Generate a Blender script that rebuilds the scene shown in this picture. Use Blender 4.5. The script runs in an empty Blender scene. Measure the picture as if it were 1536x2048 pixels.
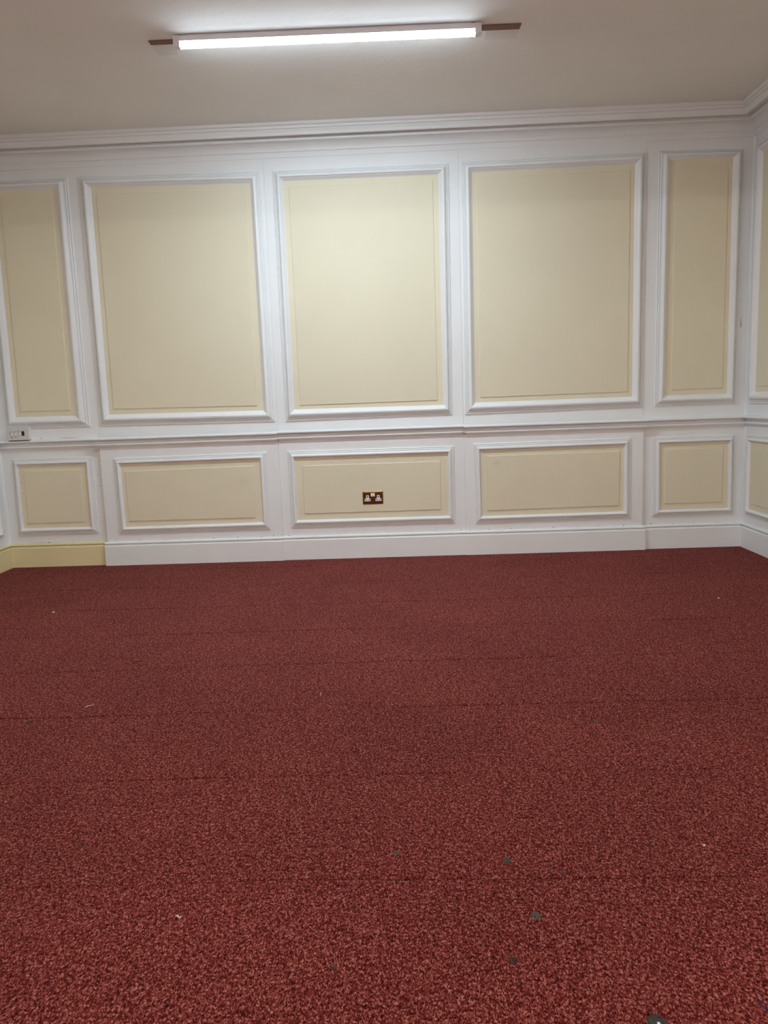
import bpy, bmesh, math, random
from mathutils import Matrix, Vector
random.seed(7)
scene = bpy.context.scene
C = scene.collection

# ---------------------------------------------------------------- camera
F_PX = 1504.16                      # focal length for a 1536 x 2048 frame
CAM = Vector((0.3108, -5.3701, 1.1055))
R_ = Vector((0.99906483, 0.02491026, -0.03534039))
U_ = Vector((0.03137638, 0.14467733, 0.98898129))
FW = Vector((-0.02974874, 0.98916528, -0.14376044))
cd = bpy.data.cameras.new('camera')
cam = bpy.data.objects.new('camera', cd)
C.objects.link(cam)
cd.sensor_fit = 'AUTO'
cd.sensor_width = 36.0
cd.lens = F_PX / 2048 * 36.0
cd.clip_start = 0.05
B_ = -FW
cam.matrix_world = Matrix(((R_.x, U_.x, B_.x, CAM.x), (R_.y, U_.y, B_.y, CAM.y),
                           (R_.z, U_.z, B_.z, CAM.z), (0, 0, 0, 1)))
scene.camera = cam

# ---------------------------------------------------------------- world, exposure
w = bpy.data.worlds.new('world')
scene.world = w
w.use_nodes = True
w.node_tree.nodes['Background'].inputs[0].default_value = (0.02, 0.02, 0.02, 1)
w.node_tree.nodes['Background'].inputs[1].default_value = 0.0
vs = scene.view_settings
vs.view_transform = 'Standard'
vs.look = 'None'
vs.gamma = 1.0
vs.use_curve_mapping = False
vs.exposure = 0.0
LAMP_MAIN = 258.0                    # emission of the visible batten's diffuser
LAMP_REAR = 490.0                    # emission of the two battens behind the camera
LAMP_COLOR = (0.82, 0.98, 1.10)
REAR_COLOR = (1.06, 0.955, 0.87)
LAMP_EDGE, LAMP_RIM = 0.02, 0.20                    # the opal cover's side edges glow less than its face

# ---------------------------------------------------------------- room numbers (metres)
XL, XR = -2.613, 2.708
YF = -9.2
ZC = 2.948
BEAM_Y, BEAM_Z = -5.75, 2.79

# ---------------------------------------------------------------- helpers
def tag(o, label=None, cat=None, group=None, kind=None):
    if label: o['label'] = label
    if cat: o['category'] = cat
    if group: o['group'] = group
    if kind: o['kind'] = kind
    return o

def link(name, me, mat=None, parent=None):
    o = bpy.data.objects.new(name, me)
    C.objects.link(o)
    if mat and me and not me.materials: me.materials.append(mat)
    if parent: o.parent = parent
    return o

def empty(name, loc=(0, 0, 0), parent=None):
    o = bpy.data.objects.new(name, None)
    o.empty_display_size = 0.1
    o.location = loc
    C.objects.link(o)
    if parent: o.parent = parent
    return o

class MB:
    def __init__(s): s.v = []; s.f = []; s.smooth = []
    def add(s, vs, fs, smooth=False):
        n = len(s.v); s.v += [tuple(p) for p in vs]
        for f in fs: s.f.append(tuple(i + n for i in f)); s.smooth.append(smooth)
        return s
    def box(s, a, b):
        (x0, y0, z0), (x1, y1, z1) = a, b
        s.add([(x0, y0, z0), (x1, y0, z0), (x1, y1, z0), (x0, y1, z0), (x0, y0, z1), (x1, y0, z1), (x1, y1, z1), (x0, y1, z1)],
              [(0, 3, 2, 1), (4, 5, 6, 7), (0, 1, 5, 4), (1, 2, 6, 5), (2, 3, 7, 6), (3, 0, 4, 7)])
        return s
    def prism(s, poly, y0, y1, taper=0.0):
        # polygon in (x, z), extruded along y from back y1 to front y0
        n = len(poly)
        cx = sum(p[0] for p in poly) / n; cz = sum(p[1] for p in poly) / n
        k = 1 - taper
        vs = [(x, y1, z) for x, z in poly] + [(cx + (x - cx) * k, y0, cz + (z - cz) * k) for x, z in poly]
        fs = [tuple(range(n))[::-1], tuple(range(n, 2 * n))]
        fs += [(i, (i + 1) % n, n + (i + 1) % n, n + i) for i in range(n)]
        s.add(vs, fs); return s
    def build(s, name, mat, parent=None, bevel=0.0, fix=True):
        me = bpy.data.meshes.new(name)
        me.from_pydata(s.v, [], s.f)
        bm = bmesh.new(); bm.from_mesh(me)
        if fix: bmesh.ops.recalc_face_normals(bm, faces=bm.faces)
        if bevel > 0:
            bmesh.ops.bevel(bm, geom=list(bm.edges), offset=bevel, segments=2, affect='EDGES', profile=0.6)
        bm.to_mesh(me); bm.free()
        if not bevel:
            for p, sm in zip(me.polygons, s.smooth): p.use_smooth = sm
        return link(name, me, mat, parent)

# ---------------------------------------------------------------- materials
def nodes_of(m):
    m.use_nodes = True
    nt = m.node_tree
    return nt, nt.nodes['Principled BSDF']

def N(nt, t, **kw):
    n = nt.nodes.new(t)
    for k, v in kw.items(): setattr(n, k, v)
    return n

def mat_paint(name, col, rough=0.5, vary=0.04, bump=0.12, spots=(), bscale=220.0, spec=0.4):
    m = bpy.data.materials.new(name)
    nt, p = nodes_of(m)
    g = N(nt, 'ShaderNodeNewGeometry')
    n1 = N(nt, 'ShaderNodeTexNoise'); n1.inputs['Scale'].default_value = 2.3; n1.inputs['Detail'].default_value = 5
    nt.links.new(g.outputs['Position'], n1.inputs['Vector'])
    r = N(nt, 'ShaderNodeValToRGB')
    r.color_ramp.elements[0].position = 0.3; r.color_ramp.elements[1].position = 0.7
    r.color_ramp.elements[0].color = tuple(c * (1 - vary) for c in col) + (1,)
    r.color_ramp.elements[1].color = tuple(min(1, c * (1 + vary)) for c in col) + (1,)
    nt.links.new(n1.outputs['Fac'], r.inputs['Fac'])
    cur = r.outputs['Color']
    # stains with a place and shape of their own: (centre, radius, colour, strength)
    for ctr, rad, sc, st in spots:
        dv = N(nt, 'ShaderNodeVectorMath', operation='SUBTRACT'); dv.inputs[1].default_value = ctr
        nt.links.new(g.outputs['Position'], dv.inputs[0])
        sv = N(nt, 'ShaderNodeVectorMath', operation='DIVIDE'); sv.inputs[1].default_value = rad
        nt.links.new(dv.outputs[0], sv.inputs[0])
        ln = N(nt, 'ShaderNodeVectorMath', operation='LENGTH'); nt.links.new(sv.outputs[0], ln.inputs[0])
        n2 = N(nt, 'ShaderNodeTexNoise'); n2.inputs['Scale'].default_value = 40; n2.inputs['Detail'].default_value = 3
        nt.links.new(g.outputs['Position'], n2.inputs['Vector'])
        ad = N(nt, 'ShaderNodeMath', operation='MULTIPLY_ADD'); ad.inputs[1].default_value = 1.2
        nt.links.new(n2.outputs['Fac'], ad.inputs[0]); nt.links.new(ln.outputs['Value'], ad.inputs[2])
        mr = N(nt, 'ShaderNodeMapRange'); mr.inputs[1].default_value = 0.7; mr.inputs[2].default_value = 1.5
        mr.inputs[3].default_value = st; mr.inputs[4].default_value = 0.0
        nt.links.new(ad.outputs[0], mr.inputs[0])
        mx = N(nt, 'ShaderNodeMix', data_type='RGBA')
        nt.links.new(mr.outputs[0], mx.inputs['Factor']); nt.links.new(cur, mx.inputs[6])
        mx.inputs[7].default_value = tuple(sc) + (1,)
        cur = mx.outputs[2]
    nt.links.new(cur, p.inputs['Base Color'])
    p.inputs['Roughness'].default_value = rough
    p.inputs['Specular IOR Level'].default_value = spec
    nb = N(nt, 'ShaderNodeTexNoise'); nb.inputs['Scale'].default_value = bscale; nb.inputs['Detail'].default_value = 4
    nt.links.new(g.outputs['Position'], nb.inputs['Vector'])
    nb2 = N(nt, 'ShaderNodeTexNoise'); nb2.inputs['Scale'].default_value = 9.0; nb2.inputs['Detail'].default_value = 3
    nt.links.new(g.outputs['Position'], nb2.inputs['Vector'])
    am = N(nt, 'ShaderNodeMath', operation='MULTIPLY_ADD'); am.inputs[1].default_value = 6.0
    nt.links.new(nb2.outputs['Fac'], am.inputs[0]); nt.links.new(nb.outputs['Fac'], am.inputs[2])
    b = N(nt, 'ShaderNodeBump'); b.inputs['Strength'].default_value = bump; b.inputs['Distance'].default_value = 0.002
    nt.links.new(am.outputs[0], b.inputs['Height']); nt.links.new(b.outputs['Normal'], p.inputs['Normal'])
    return m

def mat_plain(name, col, rough=0.5, metal=0.0, vary=0.06, scale=60.0):
    m = bpy.data.materials.new(name)
    nt, p = nodes_of(m)
    tc = N(nt, 'ShaderNodeNewGeometry')
    n1 = N(nt, 'ShaderNodeTexNoise'); n1.inputs['Scale'].default_value = scale
    nt.links.new(tc.outputs['Position'], n1.inputs['Vector'])
    r = N(nt, 'ShaderNodeValToRGB')
    r.color_ramp.elements[0].color = tuple(c * (1 - vary) for c in col) + (1,)
    r.color_ramp.elements[1].color = tuple(min(1, c * (1 + vary)) for c in col) + (1,)
    nt.links.new(n1.outputs['Fac'], r.inputs['Fac']); nt.links.new(r.outputs['Color'], p.inputs['Base Color'])
    p.inputs['Roughness'].default_value = rough; p.inputs['Metallic'].default_value = metal
    return m

def mat_glow(name, strength, color):
    m = bpy.data.materials.new(name)
    nt, p = nodes_of(m)
    p.inputs['Base Color'].default_value = (0.9, 0.9, 0.9, 1)
    p.inputs['Emission Color'].default_value = color + (1,)
    p.inputs['Emission Strength'].default_value = strength
    return m

def mat_carpet(name):
    m = bpy.data.materials.new(name)
    nt, p = nodes_of(m)
    g = N(nt, 'ShaderNodeNewGeometry')
    mp = N(nt, 'ShaderNodeMapping'); mp.inputs['Scale'].default_value = (430, 215, 430)
    nt.links.new(g.outputs['Position'], mp.inputs['Vector'])
    # warp so that the tufts are not in rows
    nz = N(nt, 'ShaderNodeTexNoise'); nz.inputs['Scale'].default_value = 0.8; nz.inputs['Detail'].default_value = 2.5
    nz.inputs['Roughness'].default_value = 0.65
    nt.links.new(mp.outputs[0], nz.inputs['Vector'])
    v = N(nt, 'ShaderNodeTexVoronoi'); v.inputs['Scale'].default_value = 1.0; v.inputs['Randomness'].default_value = 1.0
    nt.links.new(mp.outputs[0], v.inputs['Vector'])
    sep = N(nt, 'ShaderNodeSeparateColor'); nt.links.new(v.outputs['Color'], sep.inputs[0])
    # larger mottling that survives at a distance
    n3 = N(nt, 'ShaderNodeTexNoise'); n3.inputs['Scale'].default_value = 115.0; n3.inputs['Detail'].default_value = 3.0
    n3.inputs['Roughness'].default_value = 0.7
    nt.links.new(g.outputs['Position'], n3.inputs['Vector'])
    a1 = N(nt, 'ShaderNodeMath', operation='MULTIPLY_ADD'); a1.inputs[1].default_value = 0.42
    nt.links.new(sep.outputs[0], a1.inputs[0]); nt.links.new(nz.outputs['Fac'], a1.inputs[2])
    a2 = N(nt, 'ShaderNodeMath', operation='MULTIPLY_ADD'); a2.inputs[1].default_value = 0.95
    nt.links.new(n3.outputs['Fac'], a2.inputs[0]); nt.links.new(a1.outputs[0], a2.inputs[2])
    mr = N(nt, 'ShaderNodeMapRange'); mr.inputs[1].default_value = 0.88; mr.inputs[2].default_value = 1.51
    nt.links.new(a2.outputs[0], mr.inputs[0])
    r = N(nt, 'ShaderNodeValToRGB')
    e = r.color_ramp.elements
    e[0].position = 0.0; e[0].color = (0.020, 0.0024, 0.0020, 1)
    e[1].position = 1.0; e[1].color = (0.50, 0.215, 0.180, 1)
    q = e.new(0.40); q.color = (0.132, 0.0165, 0.0138, 1)
    q = e.new(0.68); q.color = (0.258, 0.0580, 0.0490, 1)
    nt.links.new(mr.outputs[0], r.inputs['Fac'])
    # sparse sandy tufts
    n4 = N(nt, 'ShaderNodeTexNoise'); n4.inputs['Scale'].default_value = 60.0; n4.inputs['Detail'].default_value = 4.0
    nt.links.new(g.outputs['Position'], n4.inputs['Vector'])
    m4 = N(nt, 'ShaderNodeMapRange'); m4.inputs[1].default_value = 0.62; m4.inputs[2].default_value = 0.74
    m4.inputs[4].default_value = 0.55
    nt.links.new(n4.outputs['Fac'], m4.inputs[0])
    mx = N(nt, 'ShaderNodeMix', data_type='RGBA', blend_type='MULTIPLY')
    nt.links.new(m4.outputs[0], mx.inputs['Factor']); nt.links.new(r.outputs['Color'], mx.inputs[6])
    mx.inputs[7].default_value = (1.0, 1.45, 0.75, 1)
    # broad worn patches
    n5 = N(nt, 'ShaderNodeTexNoise'); n5.inputs['Scale'].default_value = 1.7; n5.inputs['Detail'].default_value = 3.0
    nt.links.new(g.outputs['Position'], n5.inputs['Vector'])
    m5 = N(nt, 'ShaderNodeMapRange'); m5.inputs[1].default_value = 0.3; m5.inputs[2].default_value = 0.7
    m5.inputs[3].default_value = 0.90; m5.inputs[4].default_value = 1.08
    nt.links.new(n5.outputs['Fac'], m5.inputs[0])
    hs = N(nt, 'ShaderNodeVectorMath', operation='SCALE')
    nt.links.new(mx.outputs[2], hs.inputs[0]); nt.links.new(m5.outputs[0], hs.inputs['Scale'])
    nt.links.new(hs.outputs[0], p.inputs['Base Color'])
    p.inputs['Roughness'].default_value = 0.95
    p.inputs['Specular IOR Level'].default_value = 0.03
    p.inputs['Sheen Weight'].default_value = 0.03
    p.inputs['Sheen Roughness'].default_value = 0.5
    p.inputs['Sheen Tint'].default_value = (0.9, 0.6, 0.6, 1)
    b = N(nt, 'ShaderNodeBump'); b.inputs['Strength'].default_value = 0.55; b.inputs['Distance'].default_value = 0.003
    nt.links.new(a1.outputs[0], b.inputs['Height']); nt.links.new(b.outputs['Normal'], p.inputs['Normal'])
    return m

WHITE = (0.865, 0.885, 0.885)
m_white = mat_paint('white_gloss_paint', WHITE, 0.36, 0.025, 0.10,
    spots=[((2.653, 0, 1.56), (0.012, 0.05, 0.045), (0.33, 0.31, 0.30), 0.7),
           ((0.735, 0, 0.875), (0.022, 0.12, 0.022), (0.40, 0.33, 0.20), 0.7),
           ((-0.588, 0, 0.868), (0.016, 0.12, 0.018), (0.38, 0.34, 0.28), 0.7),
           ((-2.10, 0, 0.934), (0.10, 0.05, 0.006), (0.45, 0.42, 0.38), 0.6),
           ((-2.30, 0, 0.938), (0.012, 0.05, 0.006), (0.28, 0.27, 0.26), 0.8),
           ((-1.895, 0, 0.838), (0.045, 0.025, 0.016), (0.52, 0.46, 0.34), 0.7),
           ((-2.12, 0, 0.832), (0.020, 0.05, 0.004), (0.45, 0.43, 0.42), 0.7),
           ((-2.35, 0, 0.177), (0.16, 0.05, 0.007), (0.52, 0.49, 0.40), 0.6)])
m_cream = mat_paint('cream_paint', (0.80, 0.745, 0.56), 0.55, 0.02, 0.14,
    spots=[((0.965, 0, 0.655), (0.035, 0.1, 0.03), (0.48, 0.45, 0.38), 0.35),
           ((1.045, 0, 0.640), (0.016, 0.1, 0.018), (0.45, 0.42, 0.35), 0.35),
           ((-0.85, 0, 0.58), (0.06, 0.1, 0.06), (0.55, 0.52, 0.45), 0.3)])
m_yellow = mat_paint('yellow_cream_paint', (0.82, 0.73, 0.43), 0.5, 0.03, 0.12)
m_ceiling = mat_paint('ceiling_paint', (0.875, 0.855, 0.825), 0.85, 0.02, 0.25, bscale=60)
m_ghost = mat_paint('bare_ceiling_plaster', (0.79, 0.775, 0.755), 0.9, 0.05, 0.3, bscale=60)
m_wood = mat_paint('bare_brown_wood', (0.23, 0.135, 0.105), 0.8, 0.2, 0.3, bscale=90)
m_housing = mat_plain('white_enamel', (0.80, 0.80, 0.82), 0.35, 0.0, 0.02)
m_glow = mat_glow('lit_diffuser', LAMP_MAIN, LAMP_COLOR)
m_glow_edge = mat_glow('lit_diffuser_edge', LAMP_MAIN * LAMP_EDGE, LAMP_COLOR)
m_glow_rim = mat_glow('lit_diffuser_rim', LAMP_MAIN * LAMP_RIM, LAMP_COLOR)
m_glow_rear = mat_glow('lit_diffuser_rear', LAMP_REAR, REAR_COLOR)
m_glow_rear_edge = mat_glow('lit_diffuser_rear_edge', LAMP_REAR * LAMP_EDGE, REAR_COLOR)
m_glow_rear_rim = mat_glow('lit_diffuser_rear_rim', LAMP_REAR * LAMP_RIM, REAR_COLOR)
m_carpet = mat_carpet('red_flecked_carpet')
m_backing = mat_plain('carpet_backing', (0.020, 0.006, 0.006), 0.95)
m_brass = mat_plain('polished_brass', (0.34, 0.255, 0.075), 0.12, 1.0, 0.05, 30)
m_wplastic = mat_plain('white_plastic', (0.84, 0.84, 0.83), 0.3, 0.0, 0.02)
m_gplastic = mat_plain('grey_white_plastic', (0.70, 0.68, 0.66), 0.35, 0.0, 0.03)
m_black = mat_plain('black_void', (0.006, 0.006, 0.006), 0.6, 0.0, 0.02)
m_darkmark = mat_plain('dark_print', (0.16, 0.14, 0.14), 0.7)
m_hole = mat_plain('dark_hole', (0.09, 0.075, 0.07), 0.9)
m_gum = mat_plain('grey_gum', (0.082, 0.072, 0.052), 0.75, 0.0, 0.35, 400)
m_gumd = mat_plain('dark_gum', (0.036, 0.034, 0.029), 0.7, 0.0, 0.35, 400)
m_gumf = mat_plain('faded_gum', (0.085, 0.042, 0.036), 0.85, 0.0, 0.35, 400)
m_scuff = mat_plain('pale_scuff', (0.26, 0.10, 0.09), 0.9, 0.0, 0.3, 300)
def wear(m, lo, hi, amax, scale=260.0):
    nt = m.node_tree; p = nt.nodes['Principled BSDF']
    g = N(nt, 'ShaderNodeNewGeometry')
    n1 = N(nt, 'ShaderNodeTexNoise'); n1.inputs['Scale'].default_value = scale; n1.inputs['Detail'].default_value = 3
    nt.links.new(g.outputs['Position'], n1.inputs['Vector'])
    mr = N(nt, 'ShaderNodeMapRange'); mr.inputs[1].default_value = lo; mr.inputs[2].default_value = hi
    mr.inputs[3].default_value = 0.0; mr.inputs[4].default_value = amax
    nt.links.new(n1.outputs['Fac'], mr.inputs[0]); nt.links.new(mr.outputs[0], p.inputs['Alpha'])
wear(m_gum, 0.25, 0.5, 0.95)
wear(m_gumd, 0.2, 0.42, 1.0)
wear(m_gumf, 0.35, 0.65, 0.75)
wear(m_scuff, 0.4, 0.7, 0.6)
m_paper = mat_plain('white_paper', (0.82, 0.76, 0.72), 0.8)
m_pink = mat_plain('pale_shred', (0.66, 0.50, 0.45), 0.8)
m_blue = mat_plain('blue_ink', (0.02, 0.018, 0.09), 0.6)
m_purple = mat_plain('purple_thread', (0.035, 0.008, 0.085), 0.8)
m_bark = mat_plain('dark_splinter', (0.030, 0.018, 0.014), 0.8)

# ---------------------------------------------------------------- shell
def struct(o, label):
    return tag(o, label, None, None, 'structure')

floor = MB().box((XL - .2, YF - .2, -0.12), (XR + .2, 0.2, -0.006)).build('floor', m_backing)
struct(floor, 'red flecked carpet tile floor running to the panelled wall')
ceiling = MB().box((XL - .2, YF - .2, ZC), (XR + .2, 0.2, ZC + .15)).build('ceiling', m_ceiling)
struct(ceiling, 'plain off-white painted ceiling with a strip light')
wall_back = MB().box((XL - .15, 0.0, -0.006), (XR + .15, 0.15, ZC)).build('wall_back', m_white)
struct(wall_back, 'white panelled wall facing the camera with cream panels')
wall_left = MB().box((XL - .15, YF, -0.006), (XL, 0.0, ZC)).build('wall_left', m_white)
struct(wall_left, 'white panelled wall just inside the left edge')
wall_right = MB().box((XR, YF, -0.006), (XR + .15, 0.0, ZC)).build('wall_right', m_white)
struct(wall_right, 'white panelled wall at the right edge with cream panels')
wall_front = MB().box((XL - .15, YF - .15, -0.006), (XR + .15, YF, ZC)).build('wall_front', m_white)
struct(wall_front, 'plain white wall behind the camera')
beam = MB().box((XL, BEAM_Y - .22, BEAM_Z), (XR, BEAM_Y, ZC)).build('trim_1', m_white)
struct(beam, 'white downstand beam across the ceiling behind the camera')

# a wall frame maps (s along, p out from the wall, z up) to the room
def fr_back(s, p, z): return (s, -p, z)
def fr_right(s, p, z): return (XR - p, s, z)      # s is the room's y
def fr_left(s, p, z): return (XL + p, s, z)

def sweep(mb, fr, prof, s0, s1, base=0.0, k0=0.0, k1=0.0):
    n = len(prof)
    a = [fr(s0 + k0 * (p + base), p + base, z) for p, z in prof]
    b = [fr(s1 + k1 * (p + base), p + base, z) for p, z in prof]
    fs = [(i, i + 1, n + i + 1, n + i) for i in range(n - 1)] + [(n - 1, 0, n, 2 * n - 1)]
    fs += [tuple(range(n)), tuple(range(n, 2 * n))[::-1]]
    mb.add(a + b, fs)
    return mb

# cornice: profile (out, height)
CORN = [(0.0, 2.768), (0.004, 2.768), (0.006, 2.771), (0.006, 2.802), (0.009, 2.806), (0.012, 2.808)]
for i in range(1, 9):                                  # hollow cove
    t = i / 8 * math.pi / 2
    CORN.append((0.012 + 0.046 * (1 - math.cos(t)), 2.808 + 0.048 * math.sin(t)))
CORN += [(0.063, 2.857), (0.067, 2.861), (0.068, 2.867), (0.066, 2.872), (0.061, 2.875), (0.061, 2.884), (0.108, 2.884), (0.110, 2.874),
         (0.116, 2.873), (0.119, 2.878), (0.121, 2.888), (0.125, 2.899), (0.128, 2.9045), (0.1235, 2.9065), (0.1245, 2.910),
         (0.132, 2.911), (0.135, 2.916), (0.136, 2.922), (0.134, 2.9245), (0.136, 2.928), (0.146, 2.930), (0.150, 2.936),
         (0.150, ZC + .001), (0.0, ZC + .001)]
c1 = sweep(MB(), fr_back, CORN, XL, XR, 0, 1, -1).build('trim_2', m_white)
struct(c1, 'white moulded cornice along the top of the far wall')
c2 = sweep(MB(), fr_left, CORN, YF, 0, 0, 0, -1).build('trim_3', m_white)
struct(c2, 'white moulded cornice along the left wall')
c3 = sweep(MB(), fr_right, CORN, YF, 0, 0, 0, -1).build('trim_4', m_white)
struct(c3, 'white moulded cornice along the right wall, mitred in the corner')

# ---------------------------------------------------------------- the five bays of the far wall
BX = [XL, -1.872, -0.586, 0.733, 1.992, XR]
DADO = [0.0, 0.030, 0.016, 0.024, 0.0]                 # how far each dado bay stands out
UPP = [0.0, 0.004, 0.003, 0.005, 0.0]
for i in range(1, 4):
    MB().box((BX[i], -DADO[i], 0.0), (BX[i + 1], 0.0, 0.872)).build('dado_board', m_white, wall_back, 0.0025)
    MB().box((BX[i] + .001, -UPP[i], 0.90), (BX[i + 1] - .001, 0.0, 2.772)).build('upper_board', m_white, wall_back, 0.001)

RAIL = [(0.0, 0.857), (0.006, 0.859), (0.011, 0.864), (0.014, 0.871), (0.019, 0.8715), (0.023, 0.875), (0.023, 0.883), (0.019, 0.8875),
        (0.007, 0.8885), (0.009, 0.896), (0.014, 0.904), (0.022, 0.910), (0.034, 0.9100), (0.040, 0.9125), (0.042, 0.918),
        (0.039, 0.925), (0.030, 0.9295), (0.017, 0.931), (0.0, 0.932)]
SKIRT = [(0.0, 0.0), (0.022, 0.0), (0.022, 0.141), (0.017, 0.1485), (0.006, 0.1495), (0.0045, 0.153),
         (0.009, 0.155), (0.016, 0.157), (0.0185, 0.161), (0.0165, 0.167), (0.010, 0.1715), (0.0, 0.174)]
rail = struct(empty('trim_5'), 'white moulded chair rail stepping across the far wall')
skirt = struct(empty('baseboard_back'), 'skirting board along the far wall, yellow at the left end')
for i in range(5):
    e0 = 0.022 if i == 1 else 0.0
    e1 = 0.022 if i == 3 else 0.0
    k0 = 1 if i == 0 else 0
    k1 = -1 if i == 4 else 0
    dz = 0.004 if i == 2 else 0.0
    sweep(MB(), fr_back, [(p, z + dz) for p, z in RAIL], BX[i] - e0, BX[i + 1] + e1, DADO[i], k0, k1).build('rail_section', m_white, rail)
    e0 = 0.016 if i == 1 else 0.0
    e1 = 0.016 if i == 3 else 0.0
    o = sweep(MB(), fr_back, SKIRT, BX[i] - e0, BX[i + 1] + e1, DADO[i], k0, k1).build(
        'skirting_section', m_yellow if i == 0 else m_white, skirt)
    if i == 0: tag(o, 'yellow cream painted skirting section')
# nothing shows through the gaps behind the rail where a bay stands out
for fr, nm, lab, mt, num in ((fr_left, 'baseboard_left', 'yellow cream skirting board along the left wall', m_yellow, 6),
                             (fr_right, 'baseboard_right', 'white skirting board along the right wall', m_white, 7)):
    struct(sweep(MB(), fr, SKIRT, YF, 0, 0, 0, -1).build(nm, mt), lab)
    struct(sweep(MB(), fr, RAIL, YF, 0, 0, 0, -1).build('trim_%d' % num, m_white),
           'white moulded chair rail along the %s wall' % nm.split('_')[1])

# ---------------------------------------------------------------- panels
PROF_U = [(0.0, 0.0), (0.0, 0.008), (0.04, 0.0115), (0.09, 0.012), (0.10, 0.0065), (0.13, 0.0065), (0.17, 0.0135), (0.22, 0.0170), (0.255, 0.0172),
          (0.265, 0.0120), (0.29, 0.0120), (0.33, 0.0215), (0.40, 0.031), (0.48, 0.0375), (0.56, 0.040), (0.63, 0.0395), (0.68, 0.0365), (0.70, 0.0315),
          (0.72, 0.0285), (0.78, 0.0245), (0.86, 0.016), (0.93, 0.009), (1.0, 0.0045)]
PROF_L = [(0.0, 0.0), (0.0, 0.0055), (0.05, 0.0085), (0.13, 0.0090), (0.145, 0.0050), (0.18, 0.0050), (0.22, 0.0105), (0.29, 0.0130),
          (0.345, 0.0132), (0.36, 0.0095), (0.39, 0.0095), (0.43, 0.0150), (0.52, 0.0205), (0.61, 0.0235), (0.70, 0.0245), (0.77, 0.0235),
          (0.83, 0.0200), (0.90, 0.0130), (0.95, 0.0080), (1.0, 0.0045)]

def lerp(a, b, t): return (a[0] + (b[0] - a[0]) * t, a[1] + (b[1] - a[1]) * t)

def panel(parent, fr, base, outer, inner, field, prof):
    """outer, inner, field: quads (TL, TR, BR, BL) in (s, z)."""
    m = MB()
    e = 0.004
    vs = [fr(s, base, z) for s, z in inner] + [fr(s, base + e, z) for s, z in inner]
    m.add(vs, [(0, 1, 2, 3), (4, 5, 6, 7)] + [(i, (i + 1) % 4, 4 + (i + 1) % 4, 4 + i) for i in range(4)])
    pn = m.build('wall_panel', m_cream, parent)
    # raised field with a narrow bevelled edge
    cs = sum(p[0] for p in field) / 4; cz = sum(p[1] for p in field) / 4
    f2 = []
    for s, z in field:
        f2.append((s + (0.003 if s < cs else -0.003), z + (0.003 if z < cz else -0.003)))
    m = MB()
    vs = [fr(s, base + e, z) for s, z in field] + [fr(s, base + e + 0.006, z) for s, z in f2]
    m.add(vs, [(4, 5, 6, 7), (0, 1, 2, 3)] + [(i, (i + 1) % 4, 4 + (i + 1) % 4, 4 + i) for i in range(4)])
    m.build('raised_field', m_cream, pn)
    n = len(prof)
    for k in range(4):
        k2 = (k + 1) % 4
        a = [fr(*(lambda q, h: (q[0], base + h, q[1]))(lerp(outer[k], inner[k], t), h)) for t, h in prof]
        b = [fr(*(lambda q, h: (q[0], base + h, q[1]))(lerp(outer[k2], inner[k2], t), h)) for t, h in prof]
        a.append(fr(inner[k][0], base, inner[k][1])); b.append(fr(inner[k2][0], base, inner[k2][1]))
        nn = n + 1
        m = MB()
        m.add(a + b, [(i, i + 1, nn + i + 1, nn + i) for i in range(nn - 1)] + [(nn - 1, 0, nn, 2 * nn - 1)]
              + [tuple(range(nn)), tuple(range(nn, 2 * nn))])
        m.build('moulding', m_white, pn)
    return pn

PROF_U = [(a, b * 0.84) for a, b in PROF_U]
PROF_L = [(a, b * 0.95) for a, b in PROF_L]
UP = [
 ([(-2.527, 2.703), (-1.933, 2.703), (-1.931, 1.012), (-2.540, 1.014)], [(-2.455, 2.634), (-2.024, 2.634), (-2.033, 1.092), (-2.465, 1.096)],
  [(-2.412, 2.597), (-2.053, 2.597), (-2.064, 1.129), (-2.428, 1.132)]),
 ([(-1.858, 2.705), (-0.609, 2.687), (-0.601, 1.001), (-1.856, 1.012)], [(-1.777, 2.630), (-0.684, 2.611), (-0.681, 1.082), (-1.785, 1.091)],
  [(-1.744, 2.586), (-0.721, 2.574), (-0.722, 1.116), (-1.752, 1.127)]),
 ([(-0.526, 2.687), (0.668, 2.684), (0.655, 1.008), (-0.524, 0.999)], [(-0.456, 2.617), (0.596, 2.615), (0.596, 1.075), (-0.458, 1.081)],
  [(-0.421, 2.579), (0.559, 2.579), (0.555, 1.109), (-0.419, 1.107)]),
 ([(0.752, 2.691), (1.989, 2.699), (1.983, 1.013), (0.746, 1.003)], [(0.824, 2.619), (1.914, 2.625), (1.911, 1.086), (0.820, 1.084)],
  [(0.858, 2.578), (1.883, 2.589), (1.881, 1.120), (0.855, 1.117)]),
 ([(2.071, 2.705), (2.635, 2.696), (2.625, 1.014), (2.069, 1.014)], [(2.149, 2.641), (2.563, 2.638), (2.568, 1.084), (2.140, 1.085)],
  [(2.184, 2.598), (2.534, 2.595), (2.536, 1.122), (2.182, 1.122)])]
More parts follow.
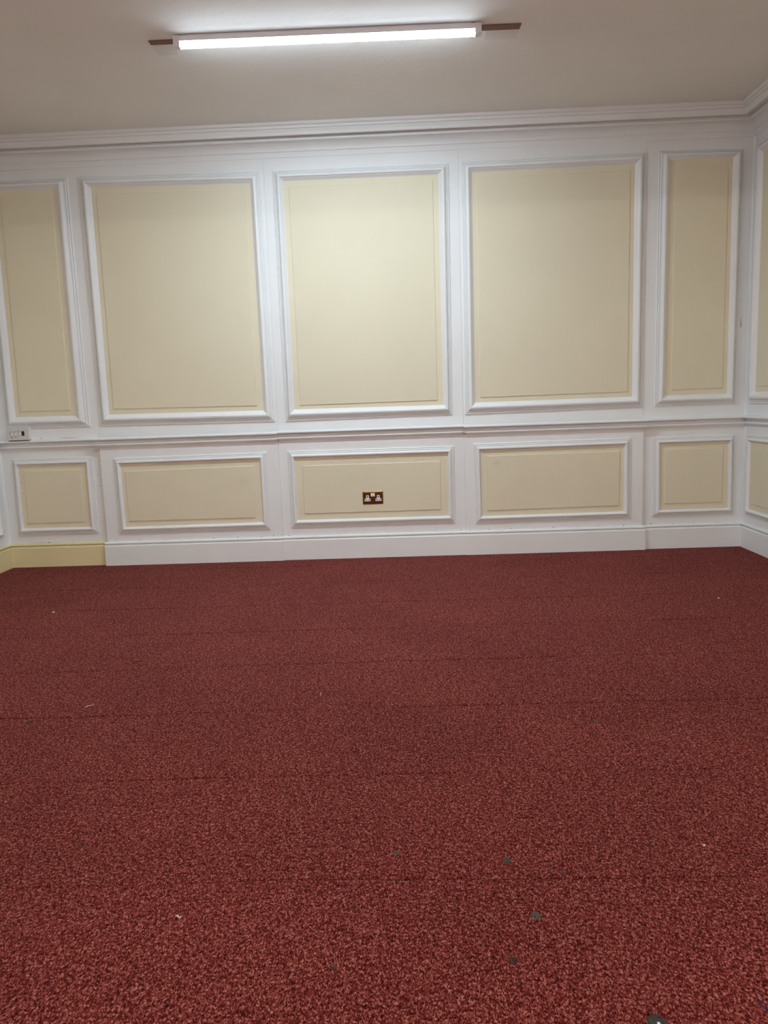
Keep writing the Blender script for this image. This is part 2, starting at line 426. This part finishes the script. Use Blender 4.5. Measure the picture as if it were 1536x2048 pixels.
LO = [
 ([(-2.528, 0.798), (-1.934, 0.796), (-1.940, 0.236), (-2.535, 0.233)], [(-2.486, 0.747), (-1.991, 0.745), (-1.993, 0.285), (-2.489, 0.288)],
  [(-2.447, 0.708), (-2.030, 0.705), (-2.035, 0.321), (-2.453, 0.323)]),
 ([(-1.777, 0.779), (-0.668, 0.786), (-0.676, 0.230), (-1.779, 0.232)], [(-1.727, 0.735), (-0.726, 0.738), (-0.725, 0.284), (-1.724, 0.279)],
  [(-1.700, 0.685), (-0.768, 0.694), (-0.772, 0.319), (-1.697, 0.321)]),
 ([(-0.523, 0.787), (0.662, 0.785), (0.660, 0.235), (-0.522, 0.234)], [(-0.474, 0.735), (0.614, 0.735), (0.614, 0.287), (-0.473, 0.289)],
  [(-0.421, 0.681), (0.563, 0.681), (0.560, 0.334), (-0.423, 0.333)]),
 ([(0.795, 0.795), (1.902, 0.801), (1.907, 0.234), (0.805, 0.228)], [(0.848, 0.745), (1.855, 0.751), (1.858, 0.280), (0.852, 0.277)],
  [(0.886, 0.708), (1.826, 0.710), (1.823, 0.323), (0.888, 0.316)]),
 ([(2.057, 0.795), (2.631, 0.798), (2.637, 0.237), (2.065, 0.234)], [(2.115, 0.748), (2.591, 0.749), (2.597, 0.278), (2.121, 0.278)],
  [(2.148, 0.709), (2.553, 0.708), (2.552, 0.320), (2.153, 0.322)])]
for i in range(5):
    panel(wall_back, fr_back, UPP[i], *UP[i], PROF_U)
    panel(wall_back, fr_back, DADO[i], *LO[i], PROF_L)

def rect(s0, s1, z0, z1): return [(s0, z1), (s1, z1), (s1, z0), (s0, z0)]
for wl, fr in ((wall_right, fr_right), (wall_left, fr_left)):
    s = -0.062 if wl is wall_right else -0.092
    for k in range(4):
        wdt = 1.18
        s1, s0 = s, s - wdt
        panel(wl, fr, 0.0, rect(s0, s1, 1.010, 2.70), rect(s0 + .078, s1 - .078, 1.088, 2.630),
              rect(s0 + .114, s1 - .114, 1.124, 2.590), PROF_U)
        l1 = s1 + 0.012
        panel(wl, fr, 0.0, rect(s0, l1, 0.234, 0.798), rect(s0 + .05, l1 - .05, 0.280, 0.748),
              rect(s0 + .088, l1 - .088, 0.320, 0.709), PROF_L)
        s = s0 - 0.085

# small rounded bead in each inner corner
for wl, cx, d in ((wall_right, XR, -1), (wall_left, XL, 1)):
    for z0, z1 in ((0.173, 0.858), (0.931, 2.768)):
        arc = [(0, 0), (.013, 0), (.011, .0045), (.0078, .0078), (.0045, .011), (0, .013)]
        n = len(arc)
        vs = [(cx + d * a, -b, z0) for a, b in arc] + [(cx + d * a, -b, z1) for a, b in arc]
        MB().add(vs, [(i, (i + 1) % n, n + (i + 1) % n, n + i) for i in range(n)] + [tuple(range(n)), tuple(range(n, 2 * n))]
                 ).build('corner_bead', m_white, wl)

# nail holes along the top of the skirting and screw holes in the first bay
def hole_mesh(r):
    me = bpy.data.meshes.new('nail_hole')
    n = 8
    vs = [(r * math.cos(2 * math.pi * i / n), 0, r * 0.8 * math.sin(2 * math.pi * i / n)) for i in range(n)]
    vs += [(x * .7, -0.0012, z * .7) for x, y, z in vs]
    me.from_pydata(vs, [], [tuple(range(n, 2 * n))] + [(i, (i + 1) % n, n + (i + 1) % n, n + i) for i in range(n)])
    me.materials.append(m_hole)
    return me
hm = hole_mesh(0.0038)
def bay(x):
    for i in range(5):
        if x < BX[i + 1]: return i
    return 4
nails = [-1.81, -1.63, -1.45, -1.27, -1.09, -0.915, -0.745, -0.545, -0.36, -0.185, -0.01, 0.165, 0.345, 0.52, 0.70, 0.765, 0.90,
         1.06, 1.215, 1.36, 1.53, 1.69, 1.86, 2.02, 2.06, 2.215, 2.36, 2.52, 2.64, -2.14, -2.32, -1.95]
for x in nails:
    o = link('nail_hole', hm, None, wall_back)
    o.location = (x, -DADO[bay(x)], 0.1775 + random.uniform(-.001, .002))
    k = random.uniform(.5, 1.0); o.scale = (k * random.uniform(.9, 1.5), 1, k)
for x, wd in ((-0.655, 0.020), (-0.625, 0.010), (-0.597, 0.008)):            # chipped paint by the joint
    o = link('paint_chip', hm, None, wall_back)
    o.location = (x, -DADO[1], 0.180); o.scale = (wd / 0.011, 1, 0.7)
for x, z in ((-2.472, 0.625), (-2.470, 0.545), (-1.911, 0.66), (-1.911, 0.58)):
    o = link('screw_hole', hm, None, wall_back)
    o.location = (x, -0.0042 if x < -2.2 else 0.0, z); o.scale = (0.8, 1, 0.9)

# ---------------------------------------------------------------- carpet tiles
SEAMS = {0: [(-0.523, -3.759), (0.032, -3.743), (0.502, -3.755), (0.846, -3.760), (0.954, -3.758)],
         1: [(-0.88, -3.256), (-0.34, -3.246), (0.79, -3.245), (1.155, -3.255)],
         2: [(-0.914, -2.767), (-0.565, -2.760), (-0.307, -2.747), (0.813, -2.741), (1.317, -2.743)],
         3: [(-1.254, -2.282), (-0.496, -2.256), (1.229, -2.240), (1.65, -2.247)],
         4: [(-1.154, -1.775), (1.128, -1.745)], 5: [(-1.5, -1.275), (1.234, -1.263)], 6: [(-1.5, -0.775), (1.347, -0.765)]}
def seam_y(k, x):
    pts = SEAMS.get(k)
    if not pts: return -3.753 + 0.5 * k
    if x <= pts[0][0]: return pts[0][1]
    if x >= pts[-1][0]: return pts[-1][1]
    for (x0, y0), (x1, y1) in zip(pts, pts[1:]):
        if x0 <= x <= x1: return y0 + (y1 - y0) * (x - x0) / (x1 - x0)
def wob(k, x, side):
    # slow and quick wander of a cut edge; a joint opens and closes along its length
    a = math.sin(x * 3.1 + k * 2.3) + math.sin(x * 7.7 + k * 5.1) * .7
    b = math.sin(x * 47 + k * 11 + side * 2) * .6 + math.sin(x * 113 + k * 3 + side) * .5
    return max(0.0004, 0.0026 + 0.0013 * a + 0.0010 * b)
xs_edges = []
x = XL - 0.02
first = -2.45
xs_edges = [XL] + [first + 0.5 * i for i in range(11)] + [XR]
NS = 16
for k in range(-4, 8):
    for c in range(len(xs_edges) - 1):
        xa, xb = xs_edges[c], xs_edges[c + 1]
        if xb - xa < 0.01: continue
        top = k == 7
        xs_ = [xa + (xb - xa) * i / NS for i in range(NS + 1)]
        near = [seam_y(k, q) + wob(k, q, 0) for q in xs_]
        far = [(0.0 if top else seam_y(k + 1, q) - wob(k + 1, q, 1)) for q in xs_]
        zt = random.uniform(-.0004, .0)
        vs, fs = [], []
        for q, a, b in zip(xs_, near, far):
            vs += [(q, a, -.006), (q, a, zt - .0012), (q, a + .0008, zt), (q, b - .0008, zt), (q, b, zt - .0012), (q, b, -.006)]
        for i in range(NS):
            for j in range(5): fs.append((i * 6 + j, i * 6 + j + 1, (i + 1) * 6 + j + 1, (i + 1) * 6 + j))
        fs += [tuple(range(6)), tuple(NS * 6 + j for j in range(6))]
        MB().add(vs, fs).build('carpet_tile', m_carpet, floor)
MB().box((XL, YF, -.006), (XR, seam_y(-4, 0) - .001, -.0005)).build('carpet_field', m_carpet, floor)

# ---------------------------------------------------------------- marks pressed into the carpet
def blob(name, x, y, rx, ry, mat, parent, h=0.0012, seed=0, n=18, rough=.22, rot=0.0, z=0.0):
    rn = random.Random(seed)
    ph = [rn.uniform(0, 6.28) for _ in range(4)]
    ring = []
    for i in range(n):
        t = 2 * math.pi * i / n
        r = 1 + rough * (math.sin(2 * t + ph[0]) * .5 + math.sin(3 * t + ph[1]) * .4 + math.sin(5 * t + ph[2]) * .3)
        ring.append((r * math.cos(t), r * math.sin(t)))
    vs = []
    ca, sa = math.cos(rot), math.sin(rot)
    for sc, hz in ((1.0, 0.0), (0.86, h * .75), (0.5, h)):
        for a, b in ring:
            px, py = a * rx * sc, b * ry * sc
            vs.append((px * ca - py * sa, px * sa + py * ca, hz + (rn.uniform(-.15, .15) * h if hz else 0)))
    vs.append((0, 0, h))
    fs = []
    for l in range(2):
        for i in range(n):
            j = (i + 1) % n
            fs.append((l * n + i, l * n + j, (l + 1) * n + j, (l + 1) * n + i))
    for i in range(n): fs.append((2 * n + i, 2 * n + (i + 1) % n, 3 * n))
    fs.append(tuple(range(n))[::-1])
    o = MB().add(vs, fs, True).build(name, mat, parent)
    o.location = (x, y, z)
    return o
for i, (x, y, rx, ry, m_, lab) in enumerate((
        (0.260, -3.645, .0085, .0085, m_gum, 'small grey gum spot'),
        (0.527, -3.686, .0090, .0130, m_gumd, 'dark grey gum spot, the darkest on the carpet'),
        (0.563, -3.883, .0115, .0125, m_gum, 'largest grey gum spot'),
        (0.494, -4.013, .0105, .0105, m_gumf, 'faded brownish gum spot'),
        (0.138, -4.026, .0070, .0075, m_gumf, 'small faded gum spot'),
        (-1.087, -2.805, .0120, .0130, m_gumf, 'faded gum spot near the left edge'),
        (0.940, -2.904, .0085, .0110, m_gum, 'small grey gum spot on the far right'),
        (0.887, -3.632, .0070, .0090, m_gumf, 'small dull gum spot'),
        (-0.558, -3.594, .0050, .0040, m_gumd, 'tiny black speck'),
        (-0.823, -2.300, .034, .0085, m_scuff, 'pale scuff mark'),
        (1.225, -2.393, .030, .006, m_scuff, 'faint pale scuff mark'),
        (0.651, -3.738, .0042, .0060, m_blue, 'tiny blue ink spot'))):
    o = blob('carpet_stain', x, y, rx, ry, m_, floor, 0.0009, 10 + i)
    o['label'] = lab

# ---------------------------------------------------------------- litter lying on the carpet
def crumb(name, x, y, sx, sy, sz, mat, label, cat, seed, rot=0.0):
    rn = random.Random(seed)
    bm = bmesh.new()
    bmesh.ops.create_icosphere(bm, subdivisions=2, radius=1.0)
    for v in bm.verts:
        k = 1 + rn.uniform(-.22, .22)
        v.co = Vector((v.co.x * sx * k, v.co.y * sy * k, max(-0.6, v.co.z) * sz * k + sz * .6))
    me = bpy.data.meshes.new(name); bm.to_mesh(me); bm.free()
    o = link(name, me, mat)
    o.location = (x, y, 0.0); o.rotation_euler = (0, 0, rot)
    return tag(o, label, cat)

def ribbon(name, pts, width, mat, label, cat, thick=0.0012):
    """a curled shred following points (x, y, z)."""
    c0 = pts[len(pts) // 2]
    vs, fs = [], []
    n = len(pts)
    for i, p in enumerate(pts):
        a = Vector(pts[max(0, i - 1)]); b = Vector(pts[min(n - 1, i + 1)])
        d = (b - a).normalized(); sd = Vector((-d.y, d.x, 0))
        if sd.length < 1e-6: sd = Vector((1, 0, 0))
        sd.normalize()
        up = d.cross(sd) * -1
        if up.z < 0: up = -up
        k = 0.7 if i in (0, n - 1) else 1.0
        P = Vector(p) - Vector((c0[0], c0[1], 0))
        for a_, b_ in ((-1, 0), (1, 0), (1, 1), (-1, 1)):
            vs.append(P + sd * (a_ * width / 2 * k) + up * (b_ * thick))
    for i in range(n - 1):
        for j in range(4): fs.append((i * 4 + j, i * 4 + (j + 1) % 4, (i + 1) * 4 + (j + 1) % 4, (i + 1) * 4 + j))
    fs += [(0, 1, 2, 3), tuple((n - 1) * 4 + j for j in range(4))]
    o = MB().add(vs, fs).build(name, mat)
    o.location = (c0[0], c0[1], 0)
    return tag(o, label, cat)

ribbon('paper_shred', [(-0.935, -2.678, .0003), (-0.926, -2.672, .002), (-0.916, -2.664, .002), (-0.906, -2.655, .0004)], .0035, m_pink,
       'thin pale sliver lying slantwise on the carpet at the left', 'litter')
ribbon('paper_curl', [(-0.2255, -3.868, .0008), (-0.222, -3.871, .004), (-0.218, -3.875, .0045), (-0.215, -3.877, .002), (-0.2135, -3.870, .0005)],
       .0028, m_paper, 'small curled white paper scrap on the near carpet at left', 'litter')
ribbon('wood_splinter', [(-0.923, -2.190, .0002), (-0.910, -2.182, .003), (-0.895, -2.174, .003), (-0.884, -2.170, .0002)], .006, m_bark,
       'thin dark splinter on the carpet at the left', 'litter', .002)
ribbon('loose_thread', [(0.9275, -4.118, .0003), (0.9262, -4.128, .0009), (0.927, -4.136, .0009), (0.932, -4.146, .0012), (0.938, -4.151, .0009), (0.947, -4.156, .0003)],
       .0026, m_purple, 'purple loose thread at the bottom right of the carpet', 'thread')
crumb('paper_crumb', -1.697, -1.299, .0075, .008, .003, m_pink, 'tiny white crumb on the carpet before the yellow skirting', 'litter', 1)
crumb('paper_crumb', 1.974, -1.390, .005, .006, .003, m_paper, 'tiny white crumb on the carpet before the right corner', 'litter', 2)
crumb('paper_crumb', -0.043, -2.601, .0030, .004, .002, m_pink, 'tiny white crumb alone in the middle of the carpet', 'litter', 3)
crumb('paper_crumb', 1.017, -3.639, .0036, .0036, .002, m_pink, 'pinkish white crumb on the near carpet at the right', 'litter', 4)
gl = crumb('grey_lump', 0.726, -4.172, .0165, .017, .0045, m_gumd, 'dark grey lump with a painted highlight at the bottom edge of the carpet', 'litter', 5)
tip = blob('painted_highlight', 0.001, -.006, .0035, .004, m_wplastic, gl, .0012, 33, 12, .25, 0, .0062)  # white blob painted on the lump as its shiny highlight
tip['label'] = 'white blob painted in as a highlight'

# ---------------------------------------------------------------- strip light on the ceiling
def batten(x0, x1, yc, rot, label, glow, board=True):
    L = x1 - x0
    t = tag(empty('ceiling_light', ((x0 + x1) / 2, yc, ZC)), label, 'light')
    t.rotation_euler = (0, 0, rot)
    h = L / 2
    W = 0.0215
    # pressed steel spine with slightly splayed sides
    prof = [(-W, -0.006), (W, -0.006), (W, -0.022), (W - .001, -0.030), (-W + .001, -0.030), (-W, -0.022)]
    n = len(prof)
    vs = [(-h + .012, y, z) for y, z in prof] + [(h - .012, y, z) for y, z in prof]
    fs = [(i, (i + 1) % n, n + (i + 1) % n, n + i) for i in range(n)] + [tuple(range(n)), tuple(range(n, 2 * n))]
    MB().add(vs, fs).build('housing', m_housing, t)
    MB().box((-h + .05, -.014, -.006), (h - .05, .014, 0.0)).build('mounting_rail', m_housing, t)
    # opal cover, rounded below
    dp = [(-W + .001, -0.030)]
    for i in range(0, 9):
        a = math.pi * i / 8
        dp.append((-(W - .0015) * math.copysign(abs(math.cos(a)) ** .45, math.cos(a)), -0.0330 - 0.0215 * math.sin(a) ** .45))
    dp.append((W - .001, -0.030))
    n = len(dp)
    e = 0.032
    vs = [(-h + e, y, z) for y, z in dp] + [(h - e, y, z) for y, z in dp]
    fs = [(i, (i + 1) % n, n + (i + 1) % n, n + i) for i in range(n)] + [tuple(range(n)), tuple(range(n, 2 * n))]
    df = MB().add(vs, fs).build('diffuser', glow[0], t)
    df['label'] = 'glowing opal diffuser'
    df.data.materials.append(glow[1])
    df.data.materials.append(glow[2])
    for pl in df.data.polygons:
        if pl.normal.z > -0.25: pl.material_index = 1
        elif pl.normal.z > -0.85: pl.material_index = 2
    for s in (-1, 1):
        a, b = sorted((s * h, s * (h - e)))
        MB().box((a, -W - .001, -.0555), (b, W + .001, -.003)).build('end_cap', m_housing, t, .003)
    if board:
        # bare timber strip left from a longer fitting, with its ghost in the paint
        def q(name, pts, z0, z1, m_):
            inv = Matrix.Translation(Vector((-(x0 + x1) / 2, -yc, -ZC)))
            inv = Matrix.Rotation(-rot, 4, 'Z') @ inv
            vs = [inv @ Vector((x, y, z0)) for x, y in pts] + [inv @ Vector((x, y, z1)) for x, y in pts]
            return MB().add(vs, [(0, 1, 2, 3), (4, 5, 6, 7)] + [(i, (i + 1) % 4, 4 + (i + 1) % 4, 4 + i) for i in range(4)]).build(name, m_, t)
        o = q('wood_strip', [(-0.911, -1.318), (0.958, -1.304), (0.956, -1.254), (-0.910, -1.280)], ZC - .006, ZC, m_wood)
        o['label'] = 'bare brown wooden strip showing past both ends'
        for pts in ([(-0.910, -1.280), (-0.800, -1.279), (-0.803, -1.151), (-0.912, -1.152)],
                    [(0.790, -1.257), (0.956, -1.254), (0.955, -1.142), (0.792, -1.143)]):
            o = q('paint_ghost', pts, ZC - .0012, ZC, m_ghost)
            o['label'] = 'faint grey unpainted patch beside the wooden strip'
    return t

batten(-0.775, 0.757, -1.333, 0.0155, 'lit white strip light on the ceiling above the middle panel', (m_glow, m_glow_edge, m_glow_rim))
REAR_Y = -7.6
batten(-1.15, 0.35, REAR_Y, 0.0, 'lit white strip light behind the camera, left of two', (m_glow_rear, m_glow_rear_edge, m_glow_rear_rim), False)
batten(0.90, 2.40, REAR_Y, 0.0, 'lit white strip light behind the camera, right of two', (m_glow_rear, m_glow_rear_edge, m_glow_rear_rim), False)

# ---------------------------------------------------------------- brass double socket in the middle lower panel
SY = -(DADO[2] + 0.004 + 0.006)
so = tag(empty('wall_socket', (0.0745, SY, 0.4355)), 'polished brass double socket with white inserts on the middle lower panel', 'socket')
def rrect(w_, h_, r, n=4):
    pts = []
    for cx, cz, a0 in ((w_ / 2 - r, h_ / 2 - r, 0), (-w_ / 2 + r, h_ / 2 - r, 90), (-w_ / 2 + r, -h_ / 2 + r, 180), (w_ / 2 - r, -h_ / 2 + r, 270)):
        for i in range(n + 1):
            a = math.radians(a0 + 90 * i / n)
            pts.append((cx + r * math.cos(a), cz + r * math.sin(a)))
    return pts
m = MB()
o1 = rrect(.147, .092, .004); o2 = rrect(.147, .092, .004); o3 = rrect(.136, .081, .003)
n = len(o1)
vs = [(x, 0, z) for x, z in o1] + [(x, -.003, z) for x, z in o2] + [(x, -.0064, z) for x, z in o3]
fs = [tuple(range(n)), tuple(range(2 * n, 3 * n))]
for l in range(2): fs += [(l * n + i, l * n + (i + 1) % n, (l + 1) * n + (i + 1) % n, (l + 1) * n + i) for i in range(n)]
m.add(vs, fs).build('face_plate', m_brass, so)
def tee(cx, cz):
    a, b = .0105, .0215
    return [(cx - b, cz - .022), (cx + b, cz - .022), (cx + b, cz - .004), (cx + a, cz - .001), (cx + a, cz + .018), (cx + a - .003, cz + .022),
            (cx - a + .003, cz + .022), (cx - a, cz + .018), (cx - a, cz - .001), (cx - b, cz - .004)]
for cx in (-.0385, .0395):
    cz = -.003
    t = MB().prism(tee(cx, cz), -.0080, -.005, .03).build('socket_insert', m_wplastic, so)
    t['label'] = 'white T-shaped pin insert'
    MB().box((cx - .0035, -.0085, cz + .006), (cx + .0035, -.0077, cz + .0165)).build('pin_hole', m_black, t)
    MB().box((cx - .0155, -.0085, cz - .0145), (cx - .0065, -.0077, cz - .0085)).build('pin_hole', m_black, t)
    MB().box((cx + .0065, -.0085, cz - .0145), (cx + .0155, -.0077, cz - .0085)).build('pin_hole', m_black, t)
for cx in (-.0075, .0075):
    vs = []
    p_ = [(-.007, .0095), (.007, .0095), (.007, .034), (-.007, .034)]
    m = MB()
    m.add([(cx + x, -.0055, z) for x, z in p_] + [(cx - .0064, -.0105, .0105), (cx + .0064, -.0105, .0105), (cx + .0064, -.0080, .033), (cx - .0064, -.0080, .033)],
          [(0, 1, 2, 3), (4, 5, 6, 7)] + [(i, (i + 1) % 4, 4 + (i + 1) % 4, 4 + i) for i in range(4)])
    m.build('rocker_switch', m_wplastic, so)['label'] = 'white rocker switch'

# ---------------------------------------------------------------- white outlet box by the left corner
ob = tag(empty('outlet_box', (-2.440, 0.0, 0.9755)), 'white surface-mounted outlet box with one black port above the left chair rail', 'outlet')
MB().box((-.076, -.038, -.0425), (.076, 0.0, .0445)).build('back_box', m_wplastic, ob, .003)
MB().box((-.0775, -.047, -.0445), (.0775, -.0395, .0455)).build('face_plate', m_gplastic, ob, .0025)
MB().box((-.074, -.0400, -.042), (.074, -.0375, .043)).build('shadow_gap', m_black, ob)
MB().box((-.070, -.0455, -.0485), (.078, -.0425, -.0440)).build('black_strip', m_black, ob)  # thin black strip just below the face plate
for i, cx in enumerate((-.0465, -.0185, .0095)):
    z0, z1 = -.012 + i * .001, .0165 + i * .001
    w2 = .0095
    k = MB().box((cx - w2, -.0478, z0), (cx + w2, -.046, z1)).build('port_frame', m_darkmark, ob)
    MB().box((cx - w2 + .003, -.0486, z0 + .002), (cx + w2 + .0005, -.0475, z1 - .003)).build('port_shutter', m_wplastic, k)
    if i < 2:
        MB().box((cx - .007, -.0476, -.024), (cx - .001, -.0468, -.0175)).build('port_mark', m_darkmark, k)
        MB().box((cx + .002, -.0476, -.0225), (cx + .008, -.0468, -.0175)).build('port_mark', m_darkmark, k)
        if i == 0: MB().box((cx - .006, -.0476, -.031), (cx + .007, -.0468, -.0275)).build('port_mark', m_darkmark, k)
pk = [(.0265, -.0125), (.0455, -.0125), (.0455, .013), (.043, .0185), (.038, .021), (.034, .021), (.029, .0185), (.0265, .013)]
MB().prism(pk, -.0482, -.046).build('open_port', m_black, ob)['label'] = 'black open port'
for cx in (-.0625, .0565):
    p8 = [(cx + .0025 * math.cos(i * math.pi / 4), .0035 + .004 * math.sin(i * math.pi / 4)) for i in range(8)]
    MB().prism(p8, -.0478, -.0462, .2).build('screw', m_darkmark if cx < 0 else m_gplastic, ob)
